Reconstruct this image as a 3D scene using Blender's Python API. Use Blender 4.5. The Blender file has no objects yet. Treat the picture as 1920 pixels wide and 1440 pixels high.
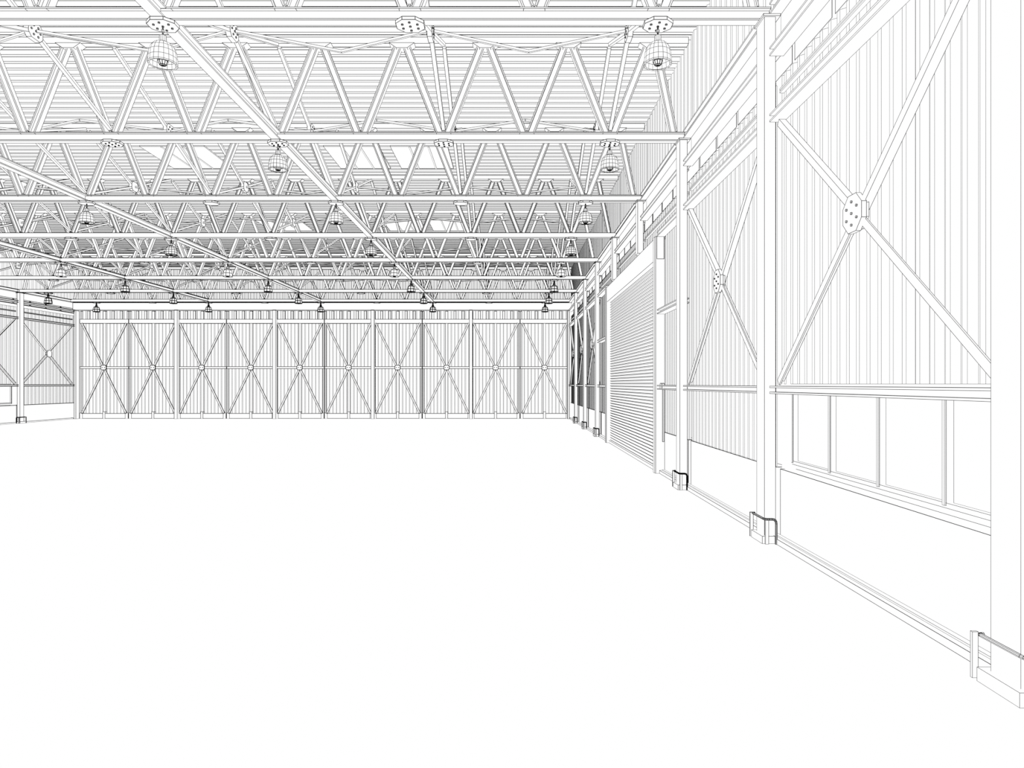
import bpy, math
import numpy as np
from mathutils import Vector

F=1280.0; E=3.0           # focal (px), eye height
S=6.5; Y0=6.8
CX=-16.32; NS=4.785
YT=[Y0+S*i for i in range(9)]
NODES=[CX+NS*k for k in range(-4,5)]
GW=1.5
def mx(x): return 2*CX-x

scene=bpy.context.scene
scene.view_settings.view_transform='Standard'
scene.view_settings.look='None'
w=bpy.data.worlds.new("World"); scene.world=w; w.use_nodes=True
w.node_tree.nodes['Background'].inputs[0].default_value=(1,1,1,1)
w.node_tree.nodes['Background'].inputs[1].default_value=1.0

def mat(name,col):
    m=bpy.data.materials.new(name); m.use_nodes=True
    nt=m.node_tree; nt.nodes.clear()
    o=nt.nodes.new('ShaderNodeOutputMaterial'); e=nt.nodes.new('ShaderNodeEmission')
    e.inputs[0].default_value=(*col,1); e.inputs[1].default_value=1
    nt.links.new(e.outputs[0],o.inputs[0]); m.diffuse_color=(*col,1)
    return m
WHITE=mat("white_paper_surface",(1,1,1)); INK=mat("ink_line",(0.003,0.003,0.003))
INKS=mat("soft_ink_line",(0.03,0.03,0.03))

def vis(pts,m=160):
    us=[];vs=[]
    for p in pts:
        if p[1]<0.5: return True
        us.append(960+F*p[0]/p[1]); vs.append(720-F*(p[2]-E)/p[1])
    return not(max(us)<-m or min(us)>1920+m or max(vs)<-m or min(vs)>1440+m)

class Geo:
    def __init__(s): s.v=[];s.f=[];s.e={}
    def add(s,vs,fs,w=0.75,edges=None,soft=False):
        b=len(s.v); s.v.extend([tuple(map(float,p)) for p in vs])
        for f in fs: s.f.append([b+i for i in f])
        if w<=0: return
        if edges is None:
            edges=[(f[i],f[(i+1)%len(f)]) for f in fs for i in range(len(f))]
        for a,c in edges:
            k=(b+min(a,c),b+max(a,c)); s.e[k]=w
    def box(s,x0,x1,y0,y1,z0,z1,w=0.75):
        x0,x1=min(x0,x1),max(x0,x1)
        vs=[(x,y,z) for x in(x0,x1) for y in(y0,y1) for z in(z0,z1)]
        fs=[(0,1,3,2),(4,6,7,5),(0,4,5,1),(2,3,7,6),(0,2,6,4),(1,5,7,3)]
        s.add(vs,fs,w)
    def extr(s,prof,p0,p1,side,w=0.75):
        p0=Vector(p0);p1=Vector(p1);a=(p1-p0).normalized()
        sd=Vector(side); sd=(sd-a*sd.dot(a)).normalized(); up=sd.cross(a)
        n=len(prof)
        vs=[p0+sd*q[0]+up*q[1] for q in prof]+[p1+sd*q[0]+up*q[1] for q in prof]
        fs=[(i,(i+1)%n,(i+1)%n+n,i+n) for i in range(n)]+[tuple(range(n))[::-1],tuple(range(n,2*n))]
        s.add(vs,fs,w)
    def lathe(s,prof,c,n,w=0.7):
        vs=[];fs=[]
        for r,z in prof:
            for k in range(n):
                t=2*math.pi*k/n; vs.append((c[0]+r*math.cos(t),c[1]+r*math.sin(t),c[2]+z))
        for j in range(len(prof)-1):
            for k in range(n):
                fs.append((j*n+k,j*n+(k+1)%n,(j+1)*n+(k+1)%n,(j+1)*n+k))
        s.add(vs,fs,w)
    def plate(s,c,nrm,side,a,b,t,w=0.8,bolts=0,cut=0.42,br=1.0):
        """elongated octagon plate centred at c"""
        nrm=Vector(nrm).normalized(); sd=Vector(side).normalized()
        cc=Vector(c); k=cut*min(a,b)
        pr=[(a,b-k),(a-k,b),(-a+k,b),(-a,b-k),(-a,-b+k),(-a+k,-b),(a-k,-b),(a,-b+k)]
        s.extr(pr,cc-nrm*t/2,cc+nrm*t/2,sd,w)
        if bolts:
            up=sd.cross(nrm)
            pos=[(0,0)]+[(math.cos(q)*a*.62,math.sin(q)*b*.62) for q in [math.pi/3*j+math.pi/6*(br<1) for j in range(6)]]
            r=0.06*min(a,b)/.25*.42*br
            hexp=[(r*math.cos(math.pi/3*j),r*math.sin(math.pi/3*j)) for j in range(6)]
            for (px,py) in pos:
                for sg in bolts if isinstance(bolts,tuple) else (1,):
                    q=cc+sd*px+up*py+nrm*sg*t/2
                    s.extr(hexp,q,q+nrm*sg*0.018,sd,w)
    def pipe(s,P,r,n=8,w=.7):
        P=[Vector(p) for p in P]; m=len(P); vs=[]
        ref=None
        for i in range(m):
            t=(P[min(i+1,m-1)]-P[max(i-1,0)]).normalized()
            if ref is None: ref=Vector((0,0,1)) if abs(t.z)<.8 else Vector((1,0,0))
            a=(ref-t*ref.dot(t)).normalized(); b=t.cross(a); ref=a
            for k in range(n):
                q=2*math.pi*k/n; vs.append(P[i]+(a*math.cos(q)+b*math.sin(q))*r)
        fs=[(i*n+k,i*n+(k+1)%n,(i+1)*n+(k+1)%n,(i+1)*n+k) for i in range(m-1) for k in range(n)]
        fs+=[tuple(range(n))[::-1],tuple(range((m-1)*n,m*n))]
        s.add(vs,fs,w)

def rect(a,b): return [(-a/2,-b/2),(a/2,-b/2),(a/2,b/2),(-a/2,b/2)]
def hsec(wd,ht,tf=.02,tw=.02):
    a=wd/2;b=ht/2;c=tw/2
    return [(-a,-b),(a,-b),(a,-b+tf),(c,-b+tf),(c,b-tf),(a,b-tf),(a,b),(-a,b),(-a,b-tf),(-c,b-tf),(-c,-b+tf),(-a,-b+tf)]
def angle(a,t=.02):
    h=a/2
    return [(-h,-h),(h,-h),(h,-h+t),(-h+t,-h+t),(-h+t,h),(-h,h)]

def tubes(V,edges,ws):
    V=np.array(V); E_=np.array(edges); ws=np.array(ws)*GW
    A=V[E_[:,0]];B=V[E_[:,1]]; D=B-A; L=np.linalg.norm(D,axis=1); ok=L>1e-5
    A=A[ok];B=B[ok];D=D[ok]/L[ok][:,None];ws=ws[ok]
    ref=np.where(np.abs(D[:,2:3])<0.9,np.array([[0,0,1.]]),np.array([[1.,0,0]]))
    P=np.cross(D,ref);P/=np.linalg.norm(P,axis=1)[:,None];Q=np.cross(D,P)
    ra=0.5*ws*np.maximum(A[:,1],5)/F; rb=0.5*ws*np.maximum(B[:,1],5)/F
    n=len(A); out=np.zeros((n,8,3))
    for k,(c,d) in enumerate([(1,0),(0,1),(-1,0),(0,-1)]):
        out[:,k]=A-D*ra[:,None]*.5+(P*c+Q*d)*ra[:,None]
        out[:,4+k]=B+D*rb[:,None]*.5+(P*c+Q*d)*rb[:,None]
    fs=[]
    for i in range(n):
        b=i*8
        for k in range(4):
            fs.append((b+k,b+(k+1)%4,b+4+(k+1)%4,b+4+k))
    return out.reshape(-1,3),fs

def make(name,g,parent=None,label=None,category=None,group=None,kind=None,ink=None):
    V=np.array(g.v)
    mn=V.min(0);mxx=V.max(0)
    o=np.array([(mn[0]+mxx[0])/2,(mn[1]+mxx[1])/2,mn[2]])
    vs=list(map(tuple,V-o)); fs=list(g.f); nf=len(fs)
    if g.e:
        tv,tf=tubes(g.v,list(g.e.keys()),list(g.e.values()))
        b=len(vs); vs+=list(map(tuple,tv-o)); fs+=[tuple(b+i for i in f) for f in tf]
    me=bpy.data.meshes.new(name); me.from_pydata(vs,[],fs)
    me.materials.append(WHITE); me.materials.append(ink or INK)
    idx=np.zeros(len(fs),dtype=np.int32); idx[nf:]=1
    me.polygons.foreach_set('material_index',idx); me.update()
    ob=bpy.data.objects.new(name,me); scene.collection.objects.link(ob)
    if parent is not None:
        ob.parent=parent; ob.location=Vector(o)-parent.location
    else: ob.location=Vector(o)
    tag(ob,label,category,group,kind); return ob
def tag(ob,label=None,category=None,group=None,kind=None):
    if label: ob['label']=label
    if category: ob['category']=category
    if group: ob['group']=group
    if kind: ob['kind']=kind
def empty(name,loc,**k):
    ob=bpy.data.objects.new(name,None); ob.location=loc; ob.empty_display_size=.2
    scene.collection.objects.link(ob); tag(ob,**k); return ob
def Z(z): return z+E

# ---------------------------------------------------------------- setting
XW=5.15; XL=mx(XW); YF=59.3; ZR=Z(10.0)
g=Geo(); g.add([(XL-.5,-2,0),(XW+.5,-2,0),(XW+.5,YF+.6,0),(XL-.5,YF+.6,0)],[(0,1,2,3)],0)
make("floor",g,label="plain white smooth hangar floor",category="floor",kind="structure")

def corr_profile(a,b,pitch,depth,fr=(0,.3,.5,.8)):
    pts=[];y=a
    while y<b-1e-6:
        for q_,d in zip(fr,(0,0,depth,depth)):
            q=y+q_*pitch
            if q<b: pts.append((q,d))
        y+=pitch
    pts.append((b,0)); return pts

g=Geo()
pr=corr_profile(4,YF+.4,.44,.10)
vs=[];
for (y,d) in pr: vs+= [(XL-.3,y,ZR+d),(XW+.3,y,ZR+d)]
n=len(pr)
g.add(vs,[(2*i,2*i+1,2*i+3,2*i+2) for i in range(n-1)],.68,edges=[(2*i,2*i+1) for i in range(n)])
make("ceiling",g,label="white corrugated metal roof deck with ribs running across",category="ceiling",kind="structure")

# skylights
wn=[0]
def window_struct(g,label):
    wn[0]+=1
    return make("window_%d"%wn[0],g,label=label,category="window",kind="structure")
for (xa,xb) in [(-15.6,-12.9),(-7.9,-5.6),(-5.1,-2.7)]:
    for ya in (28.6,41.4):
        g=Geo(); g.box(xa,xb,ya,ya+2.9,ZR-.05,ZR-.005,.55)
        for k in (1,2): 
            x=xa+(xb-xa)*k/3; g.box(x-.03,x+.03,ya,ya+2.9,ZR-.07,ZR-.05,.3)
        window_struct(g,"flat rectangular roof skylight panel between roof trusses")

def side_wall(fx,ybeg,windows,doorspan,name):
    sgn=1 if fx(1)>fx(0) else -1
    g=Geo()
    def sheet(y0,y1,z0,z1,w=.5,pitch=.30,X=XW,dep=.085):
        if y1<=y0: return
        pr=corr_profile(y0,y1,pitch,dep); vs=[]
        for (y,d) in pr: vs+=[(fx(X+d),y,Z(z0)),(fx(X+d),y,Z(z1))]
        n=len(pr); g.add(vs,[(2*i,2*i+1,2*i+3,2*i+2) for i in range(n-1)],w)
    ys=[max(ybeg,.3)]+[y-.28 for y in YT if y-.28>ybeg+.5]
    ys[-1]=YF
    for k in range(len(ys)-1):
        a,b=ys[k],ys[k+1]
        far=a>35
        wv=.52 if (far and sgn>0) else (.42 if far else .44)
        pv=.42 if far else .30
        a2=a+.3 if k>0 else a
        if doorspan and a<doorspan[1] and b>doorspan[0]:
            segs=[]
            if a<doorspan[0]: segs.append((a2,doorspan[0]-.02,-1.62,5.88))
            if b>doorspan[1]: segs.append((doorspan[1]+.02,b,-1.62,5.88))
            segs.append((max(a,doorspan[0]),min(b,doorspan[1]),4.95,5.88))
        else:
            segs=[(a2,b,0.0 if k in windows else -1.62,5.88)]
        if k>0: g.box(fx(XW+.26),fx(XW+.3),a-.1,a+.45,0,Z(5.9),0)
        for q in segs:
            sheet(*q,w=wv,pitch=pv)
            if q[2]<4:
                g.box(fx(XW-.03),fx(XW+.25),q[0],q[1],0,Z(-1.62),.9)
        sheet(a,b,7.2,10.02,w=.48 if sgn>0 else .3,pitch=.42)
        if k in windows:
            g.box(fx(XW),fx(XW+.1),ys[k+1]-.4,ys[k+1],Z(-1.6),Z(0.02),0)
        g.box(fx(XW-.02),fx(XW+.1),a,b,Z(6.5),Z(7.2),.5)
    make(name,g,label="white corrugated metal side wall on low masonry plinth",category="wall",kind="structure",ink=INKS)
    # clerestory windows
    for k in range(len(ys)-1):
        a,b=ys[k],ys[k+1]
        far=a>35
        g=Geo(); g.add([(fx(XW+.3),a,Z(5.6)),(fx(XW+.3),b,Z(5.6)),(fx(XW+.3),b,Z(6.95)),(fx(XW+.3),a,Z(6.95))],[(0,1,2,3)],0)
        m=4
        for j in range(m):
            y0=a+(b-a)*j/m+.06; y1=a+(b-a)*(j+1)/m-.06
            x_=fx(XW+.22)
            g.add([(x_,y0,Z(6.15)),(x_,y1,Z(6.15)),(x_,y1,Z(6.56)),(x_,y0,Z(6.56))],[(0,1,2,3)],1.3 if far else .85)
        window_struct(g,"narrow clerestory window band of rectangular panes high on the wall")
    for k in windows:
        a,b=ys[k]+.15,ys[k+1]-.38
        g=Geo(); zb,zt=-1.45,-.15
        g.add([(fx(XW+.12),a,Z(zb)),(fx(XW+.12),b,Z(zb)),(fx(XW+.12),b,Z(zt)),(fx(XW+.12),a,Z(zt))],[(0,1,2,3)],.5)
        m=4
        for j in range(m+1):
            y=a+.03+(b-a-.06)*j/m
            g.box(fx(XW+.03),fx(XW+.12),y-.035,y+.035,Z(zb),Z(zt),.6)
            g.box(fx(XW+.015),fx(XW+.03),y-.02,y+.02,Z(zb),Z(zt),.45)
        g.box(fx(XW+.03),fx(XW+.12),a,b,Z(zb-.03),Z(zb+.03),.55)
        g.box(fx(XW+.03),fx(XW+.12),a,b,Z(zt-.03),Z(zt+.05),.55)
        window_struct(g,"four-pane metal framed strip window above the plinth")
    return ys
DS=(22.9,35.2)
side_wall(lambda x:x,0.3,[1],DS,"wall_right")
side_wall(mx,YT[5],[1],None,"wall_left")

# far wall
g=Geo()
XA=-37.4;XB=4.93
pr=corr_profile(XL-.2,XW+.2,.5,.06); vs=[]
for (x,d) in pr: vs+=[(x,YF+.3+d,Z(6.3)),(x,YF+.3+d,Z(10.05))]
n=len(pr); g.add(vs,[(2*i,2*i+1,2*i+3,2*i+2) for i in range(n-1)],.6)
g.box(XL-.2,XA,YF-.05,YF+.3,0,Z(7),.6); g.box(XB,XW+.2,YF-.05,YF+.3,0,Z(7),.6)
make("wall_back",g,label="white corrugated metal end wall above the hangar doors",category="wall",kind="structure",ink=INKS)

tn=[0]
def trim(g,label,ink=None):
    tn[0]+=1
    return make("trim_%d"%tn[0],g,label=label,category="beam",kind="structure",ink=ink)
g=Geo(); g.box(XA-.3,XB+.2,YF-.7,YF-.25,Z(6.36),Z(6.98),.6); g.box(XA-.3,XB+.2,YF-.75,YF-.2,Z(6.98),Z(7.08),1.0)
trim(g,"deep white header beam over the sliding hangar doors")
# kerbs
g=Geo(); 
g.box(4.95,XW-.03,0.3,DS[0],0,.1,.65); g.box(4.95,XW-.03,DS[1],YF-.8,0,.1,.6)
g.box(5.04,XW-.03,0.3,DS[0],.1,.125,.4)
make("baseboard_right",g,label="low concrete kerb along the wall foot",category="baseboard",kind="structure")
g=Geo(); g.box(mx(4.95),mx(XW),YT[5],YF-.8,0,.1,.6)
make("baseboard_left",g,label="low concrete kerb along the wall foot",category="baseboard",kind="structure")

# ---------------------------------------------------------------- hangar doors (far end)
dn=[1]
LW=(XB-XA)/10
for i in range(10):
    xa=XA+i*LW; xb=xa+LW; xc=(xa+xb)/2
    dn[0]+=1
    door=empty("door_%d"%dn[0],(xc,YF-.1,0),label="tall sliding hangar door leaf with cross bracing",category="door",kind="structure")
    g=Geo(); pr=corr_profile(xa+.05,xb-.05,LW/7,.06,(0,.12,.5,.58)); vs=[]
    for (x,d) in pr: vs+=[(x,YF-.02+d,0.02),(x,YF-.02+d,Z(6.36))]
    n=len(pr); g.add(vs,[(2*j,2*j+1,2*j+3,2*j+2) for j in range(n-1)],.36)
    for j in range(1,6):
        x=xa+LW*j/6; g.box(x-.09,x+.09,YF-.14,YF-.04,Z(5.6),Z(6.33),.7)
    make("door_panel",g,door,ink=INKS)
    g=Geo(); yb0,yb1=YF-.2,YF-.04
    g.box(xa+.04,xa+.15,yb0,yb1,0.02,Z(6.3),.68); g.box(xb-.15,xb-.04,yb0,yb1,0.02,Z(6.3),.68)
    g.box(xa+.02,xb-.02,yb0-.04,yb1,Z(5.25),Z(5.6),.6)
    g.box(xa+.02,xb-.02,yb0-.02,yb1,Z(1.33),Z(1.5),.65)
    g.box(xa+.02,xb-.02,yb0-.04,yb1,0.02,Z(-2.55),.6)
    for zz in ((Z(5.6),Z(6.3)),(Z(-2.55),Z(1.33)),(Z(1.5),Z(5.25))): g.box(xc-.1,xc+.1,yb0,yb1,zz[0],zz[1],.5)
    g.box(xc-.1,xc+.1,yb0-.08,yb1,0,Z(-2.4),.6)
    for xx in (xa+.15,xb-.15): g.box(xx-.12,xx+.12,yb0-.08,yb1,0,Z(-2.5),.5)
    make("door_frame",g,door)
    for (x0,z0,x1,z1) in ((xa+.2,-2.55,xb-.2,5.25),(xb-.2,-2.55,xa+.2,5.25)):
        g=Geo(); g.extr(rect(.13,.06),(x0,yb0-.05,Z(z0)),(x1,yb0-.05,Z(z1)),(1,0,0),.58); make("diagonal_brace",g,door)
    g=Geo(); g.plate((xc,yb0-.12,Z(1.42)),(0,-1,0),(1,0,0),.23,.2,.06,.8)
    for dx,dz in((-.1,0),(.1,0)): g.box(xc+dx-.02,xc+dx+.02,yb0-.17,yb0-.15,Z(1.4+dz),Z(1.44+dz),.5)
    make("gusset_plate",g,door)
for i in range(1,5):
    x=XA+i*(XB-XA)/5
    g=Geo(); g.extr(rect(.26,.3),(x,YF-.42,0),(x,YF-.42,Z(6.34)),(1,0,0),.6)
    make("door_post",g,label="square steel mullion post between hangar doors",category="post",group="hangar door posts")

# ---------------------------------------------------------------- roller door
dn0=empty("door_1",((4.9),(DS[0]+DS[1])/2,0),label="large white slatted roller shutter door in side wall",category="door",kind="structure")
g=Geo(); a,b=DS[0]+.3,DS[1]-.3
ns=58; vs=[]
zt=4.25
for j in range(ns+1):
    z=-3+ (zt+3)*j/ns
    vs+=[(5.06,a,Z(z)),(5.06,b,Z(z)),(5.02,a,Z(z)+.03),(5.02,b,Z(z)+.03)]
fs=[(2*j,2*j+1,2*j+3,2*j+2) for j in range(2*ns+1)]
g.add(vs,fs,.7)
make("shutter_curtain",g,dn0)
g=Geo(); g.box(4.86,5.1,DS[0],DS[1],Z(4.2),Z(4.95),.7); make("door_header",g,dn0)
for y in (DS[0],DS[1]-.35):
    g=Geo(); g.box(4.82,5.12,y,y+.35,0,Z(4.95),.6); g.box(4.80,4.84,y+.1,y+.3,0,Z(4.95),.5); make("door_jamb",g,dn0)
g=Geo(); g.box(4.95,5.1,DS[0]+.3,DS[1]-.3,0,.12,.6); make("bottom_rail",g,dn0)
g=Geo(); g.box(4.92,5.0,DS[0]-.5,DS[0]-.25,Z(-.16),Z(.02),.9); g.box(4.96,5.0,DS[0]-.45,DS[0]-.38,Z(-1.9),Z(-.16),.6); make("door_operator",g,dn0)

# ---------------------------------------------------------------- columns and guards
def arc_path(P,rad,n=4):
    P=[Vector(p) for p in P]; out=[P[0]]
    for i in range(1,len(P)-1):
        a=(P[i-1]-P[i]).normalized(); b=(P[i+1]-P[i]).normalized()
        r=min(rad,(P[i-1]-P[i]).length*.48,(P[i+1]-P[i]).length*.48)
        p0=P[i]+a*r; p2=P[i]+b*r
        for k in range(n+1):
            t=k/n; out.append(p0*(1-t)**2+P[i]*2*t*(1-t)+p2*t*t)
    out.append(P[-1]); return out
def column(fx,i,z0=0):
    y=YT[i]
    c=empty("column",(fx(4.87),y-.2,z0),label="white steel wall column with concrete foot" if z0==0 else "short steel column stub above the roller door",category="column",group="wall columns")
    g=Geo()
    a,b=fx(4.77),fx(4.98)
    g.box(a,b,y-.4,y,z0,Z(6.94),.6)
    make("shaft",g,c)
    g=Geo(); g.box(fx(4.74),fx(5.06),y-.44,y+.04,Z(6.94),Z(6.98),.7); make("cap_plate",g,c)
    if z0==0:
        g=Geo(); g.box(fx(4.70),fx(4.94),y-.48,y+.1,0,.14,.6); make("foot",g,c)
        gd=empty("column_guard",(fx(4.8),y-.2,0),label="bent pipe guard rail with flat posts around column foot",category="guard rail",group="column foot guards")
        P=arc_path([(4.765,y+.1,.47),(4.725,y+.1,.47),(4.725,y-.54,.47),(4.94,y-.54,.47),(4.94,y-.54,0)],.08)
        P=[(fx(p.x),p.y,p.z) for p in P]
        g=Geo(); g.pipe(P,.018,8,.75)
        make("pipe_rail",g,gd)
        for (xx,yy) in ((4.70,y+.17),(4.745,y-.52)):
            g=Geo(); g.box(fx(xx),fx(xx+.06),yy,yy+.03,0,.47 if yy>y else .45,.6); make("guard_post",g,gd)
for i in range(8):
    column(lambda x:x,i,0 if i not in (3,4) else Z(4.96))
for i in (6,7): column(mx,i)
for fx in (lambda x:x,mx):
    g=Geo(); g.box(fx(4.77),fx(4.92),YF-.75,YF-.3,0,Z(6.3),.7)
    make("corner_post",g,label="steel corner post beside the hangar doors",category="post",group="corner posts")

# ---------------------------------------------------------------- girts & eaves rails
def girt(fx,a,b,x0,x1,z0,z1,what,w=.65):
    pts=[(fx(x0),a,Z(z0)),(fx(x0),b,Z(z0)),(fx(x0),a,Z(z1)),(fx(x0),b,Z(z1))]
    if not vis(pts): return
    g=Geo(); xm=(fx(x0)+fx(x1))/2; zm=Z((z0+z1)/2)
    g.extr(hsec(abs(x1-x0),z1-z0,.03,.02),(xm,a,zm),(xm,b,zm),(1,0,0),w)
    make("wall_girt",g,label=what,category="beam",group="wall girts")
for side in (0,1):
    fx=(lambda x:x) if side==0 else mx
    for i in range(-1,8):
        a=YT[i] if i>=0 else .5
        b=YT[i+1]-.4
        if i==7: b=YF-.75
        if side==1 and i<5: continue
        wv=.6 if i<4 else .5
        girt(fx,a,b,4.87,5.08,6.98,7.2,"long steel eaves beam between wall columns",wv)
        girt(fx,a,b,4.87,5.13,6.2,6.36,"horizontal steel girt under the wall fascia",wv)
        girt(fx,a,b,5.06,5.14,5.5,5.58,"thin horizontal rail at top of wall sheeting",wv-.1)
        if side==0 and 2<=i<=4:
            segs={2:(a,DS[0]),4:(DS[1],b)}.get(i)
            if segs:
                for (z0,z1) in ((4.95,5.1),(-.18,-.04),(2.35,2.5)):
                    girt(fx,segs[0],segs[1],4.87,5.13,z0,z1,"horizontal steel girt along corrugated wall",wv)
            continue
        girt(fx,a,b,4.87,5.13,4.95,5.1,"horizontal steel girt along corrugated wall",wv)
        girt(fx,a,b,4.87,5.13,-.18,-.04,"horizontal steel girt along corrugated wall",wv)
        if i<0: continue
        yc=(a+b)/2; zc=2.46
        if not vis([(fx(5.),a,Z(0)),(fx(5.),b,Z(5))]): continue
        cb=empty("cross_brace",(fx(5.0),yc,Z(-.0)),label="steel cross brace with octagonal bolted plate on wall bay",category="brace",group="wall cross braces")
        for (ya,za,yb,zb) in ((a+.16,.03,yc,zc),(b-.16,.03,yc,zc),(a+.16,4.88,yc,zc),(b-.16,4.88,yc,zc)):
            g=Geo(); g.extr(angle(.12,.025),(fx(5.03),ya,Z(za)),(fx(5.03),yb,Z(zb)),(1,0,0),wv+.05); make("diagonal_brace",g,cb)
        g=Geo()
        g.plate((fx(4.94),yc,Z(zc)),(-1 if side==0 else 1,0,0),(0,1,0),.27,.27,.07,wv+.1,bolts=(1,) if i<2 else 0,cut=.58,br=.6)
        g.plate((fx(5.0),yc,Z(zc)),(-1 if side==0 else 1,0,0),(0,1,0),.24,.24,.05,wv,cut=.58)
        make("gusset_plate",g,cb)

# ---------------------------------------------------------------- trusses
for i in range(1,9):
    y=YT[i]; near=i<=3
    if i==8: y=YF-.95
    wv={1:.65,2:.62,3:.6}.get(i,.64)
    t=empty("roof_truss",(CX,y,Z(6.98)),label="white steel lattice roof truss spanning the hall",category="truss",group="roof trusses")
    xa,xb=mx(4.77),4.77
    sec=hsec(.2,.25,.03,.03) if near else rect(.2,.22)
    g=Geo(); g.extr(sec,(mx(4.97),y-.1,Z(7.11)),(4.97,y-.1,Z(7.11)),(0,1,0),wv+.05); make("bottom_chord",g,t)
    if vis([(xa,y,Z(9.9)),(xb,y,Z(9.9))]):
        g=Geo(); g.extr(rect(.2,.18),(xa,y-.1,Z(9.87)),(xb+.3,y-.1,Z(9.87)),(0,1,0),wv); make("top_chord",g,t)
    h=NS/4
    tops=[CX+NS/2*k+h for k in range(-9,9)]
    dsec=hsec(.17,.21,.035,.03) if i<=3 else hsec(.16,.2,.03,.03) if i<=4 else rect(.16,.15)
    for xt in tops:
        for xn in (xt-h,xt+h):
            xq=min(max(xn,xa+.02),xb-.02)
            off=.11*(1 if xt>xn else -1)
            p0=(xq+off,y-.1,Z(7.24)); p1=(xt-off,y-.1,Z(9.75))
            if xt>4.9 or xt<mx(4.9): continue
            if not vis([p0,p1]): continue
            g=Geo(); g.extr(dsec,p0,p1,(0,1,0),wv); make("diagonal",g,t)
        if vis([(xt,y,Z(9.7))],60):
            g=Geo(); vs=[]
            for yy in (y-.24,y+.04): vs+=[(xt-.36,yy,Z(9.78)),(xt-.16,yy,Z(9.64)),(xt+.16,yy,Z(9.64)),(xt+.36,yy,Z(9.78))]
            g.add(vs,[(0,1,2,3),(7,6,5,4),(0,4,5,1),(1,5,6,2),(2,6,7,3),(3,7,4,0)],wv); make("top_node_plate",g,t)
    for xn in NODES:
        if not vis([(xn,y,Z(7))],60): continue
        g=Geo(); g.plate((xn,y-.1,Z(6.95)),(0,0,-1),(1,0,0),.27,.24,.06,wv+.2,bolts=(1,) if i<=2 else 0,cut=.6,br=.75); make("node_plate",g,t)

# longitudinal bottom beams
for k in (1,2,3):
    x=NODES[8]-2*NS*k
    for i in range(0,8):
        a=YT[i]; b=YT[i+1] if i<7 else YF-1.05
        if not vis([(x,a,Z(7)),(x,b,Z(7))]): continue
        g=Geo(); g.extr(hsec(.24,.24,.03,.03),(x,a+.02,Z(7.11)),(x,b-.22,Z(7.11)),(1,0,0),.65)
        make("tie_beam",g,label="long steel beam running between roof trusses",category="beam",group="lengthwise bottom beams")

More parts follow.
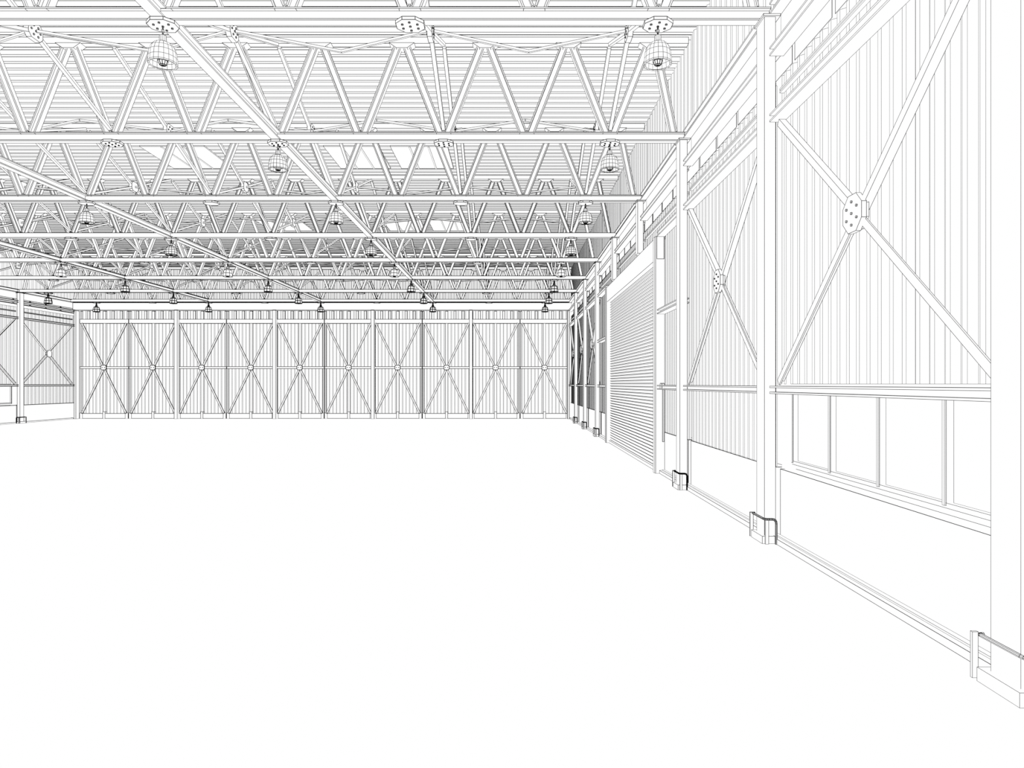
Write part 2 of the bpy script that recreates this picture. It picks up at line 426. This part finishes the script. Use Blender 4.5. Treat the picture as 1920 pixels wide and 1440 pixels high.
# sway cross-braces between trusses + zigzag ties
for i in range(0,8):
    a=YT[i]; b=YT[i+1]; yc=(a+b)/2-.1; zc=8.5
    wv={0:.65,1:.6,2:.55}.get(i,.6)
    for x in NODES:
        if not vis([(x,a,Z(9.7)),(x,b,Z(7)),(x,yc,Z(8.5))]): continue
        if i==0 and not vis([(x,b-.2,Z(7.3)),(x,b-.5,Z(7.6))],20): continue
        sb=empty("sway_brace",(x,yc,Z(7.1)),label="slender steel sway brace crossing between roof trusses",category="brace",group="roof sway braces")
        for (ya,za) in ((a,7.32),(a,9.75),(b-.2,7.32),(b-.2,9.75)):
            q0=(x,ya,Z(za)); q1=(x,yc,Z(zc))
            if not vis([q0,q1],80): continue
            g=Geo(); g.extr(rect(.1,.08),q0,q1,(1,0,0),wv); make("diagonal_brace",g,sb)
        g=Geo(); g.plate((x,yc,Z(zc)),(1,0,0),(0,1,0),.25,.2,.12,wv+.1,bolts=(1,-1) if i<3 else 0,cut=.5); make("gusset_plate",g,sb)
    kink=1.0 if i%2==1 else -.95
    if i<1: continue
    gp=.058+.0006*yc+(.018 if i<3 else 0)
    for j in range(8):
        x0,x1=NODES[j]+gp,NODES[j+1]-gp
        if not vis([(x0,yc,Z(8.5)),(x1,yc,Z(8.5))]): continue
        g=Geo(); P=[(x0,yc,Z(8.5)),((x0+x1)/2,yc+kink,Z(8.5)),(x1,yc,Z(8.5))]
        for q0,q1 in zip(P[:-1],P[1:]): g.extr(rect(.06,.05),q0,q1,(0,0,1),wv-.08)
        make("tie_rod",g,label="thin bent tie strap linking sway brace plates",category="tie rod",group="roof tie straps")

# ---------------------------------------------------------------- pendant lamps
for i in range(1,9):
    y=YT[i]-.1 if i<8 else YF-1.05
    n=18 if i<3 else (12 if i<5 else 8)
    wv={1:.5,2:.5,3:.55}.get(i,.65 if i<6 else 1.0)
    for k in range(5):
        x=NODES[8-2*k]
        if not vis([(x,y,Z(6.4))],60): continue
        L=empty("pendant_lamp",(x,y,Z(6.92)),label="industrial dome pendant lamp hanging from truss node",category="lamp",group="hanging dome lamps")
        g=Geo(); g.lathe([(.012,0),(.012,-.19)],(x,y,Z(6.92)),6,wv+.2); g.lathe([(.001,-.06),(.03,-.08),(.03,-.11),(.001,-.13)],(x,y,Z(6.92)),6,wv); make("hanger_rod",g,L)
        g=Geo(); g.lathe([(.012,6.74),(.06,6.73),(.065,6.62),(.085,6.6)],(x,y,Z(0)),n//2+2,wv); make("lamp_neck",g,L)
        g=Geo(); pf=[(.085,6.6),(.165,6.565),(.215,6.5),(.245,6.41),(.258,6.3),(.265,6.2),(.262,6.175),(.235,6.18)]
        if i>=5: pf=[(.075,6.6),(.2,6.53),(.25,6.35),(.265,6.17)]
        g.lathe(pf,(x,y,Z(0)),n,wv); make("lamp_shade",g,L)
        g=Geo(); g.lathe([(.03,6.38),(.085,6.3),(.09,6.24),(.06,6.17),(.01,6.15)],(x,y,Z(0)),10 if i<4 else 6,wv+.5); make("bulb",g,L)

# ---------------------------------------------------------------- camera
cam=bpy.data.cameras.new("camera"); co=bpy.data.objects.new("camera",cam); scene.collection.objects.link(co)
co.location=(0,0,E); co.rotation_euler=(math.pi/2,0,0)
cam.sensor_fit='HORIZONTAL'; cam.sensor_width=36; cam.lens=24; cam.clip_end=300
scene.camera=co
print("objects",len(bpy.data.objects))
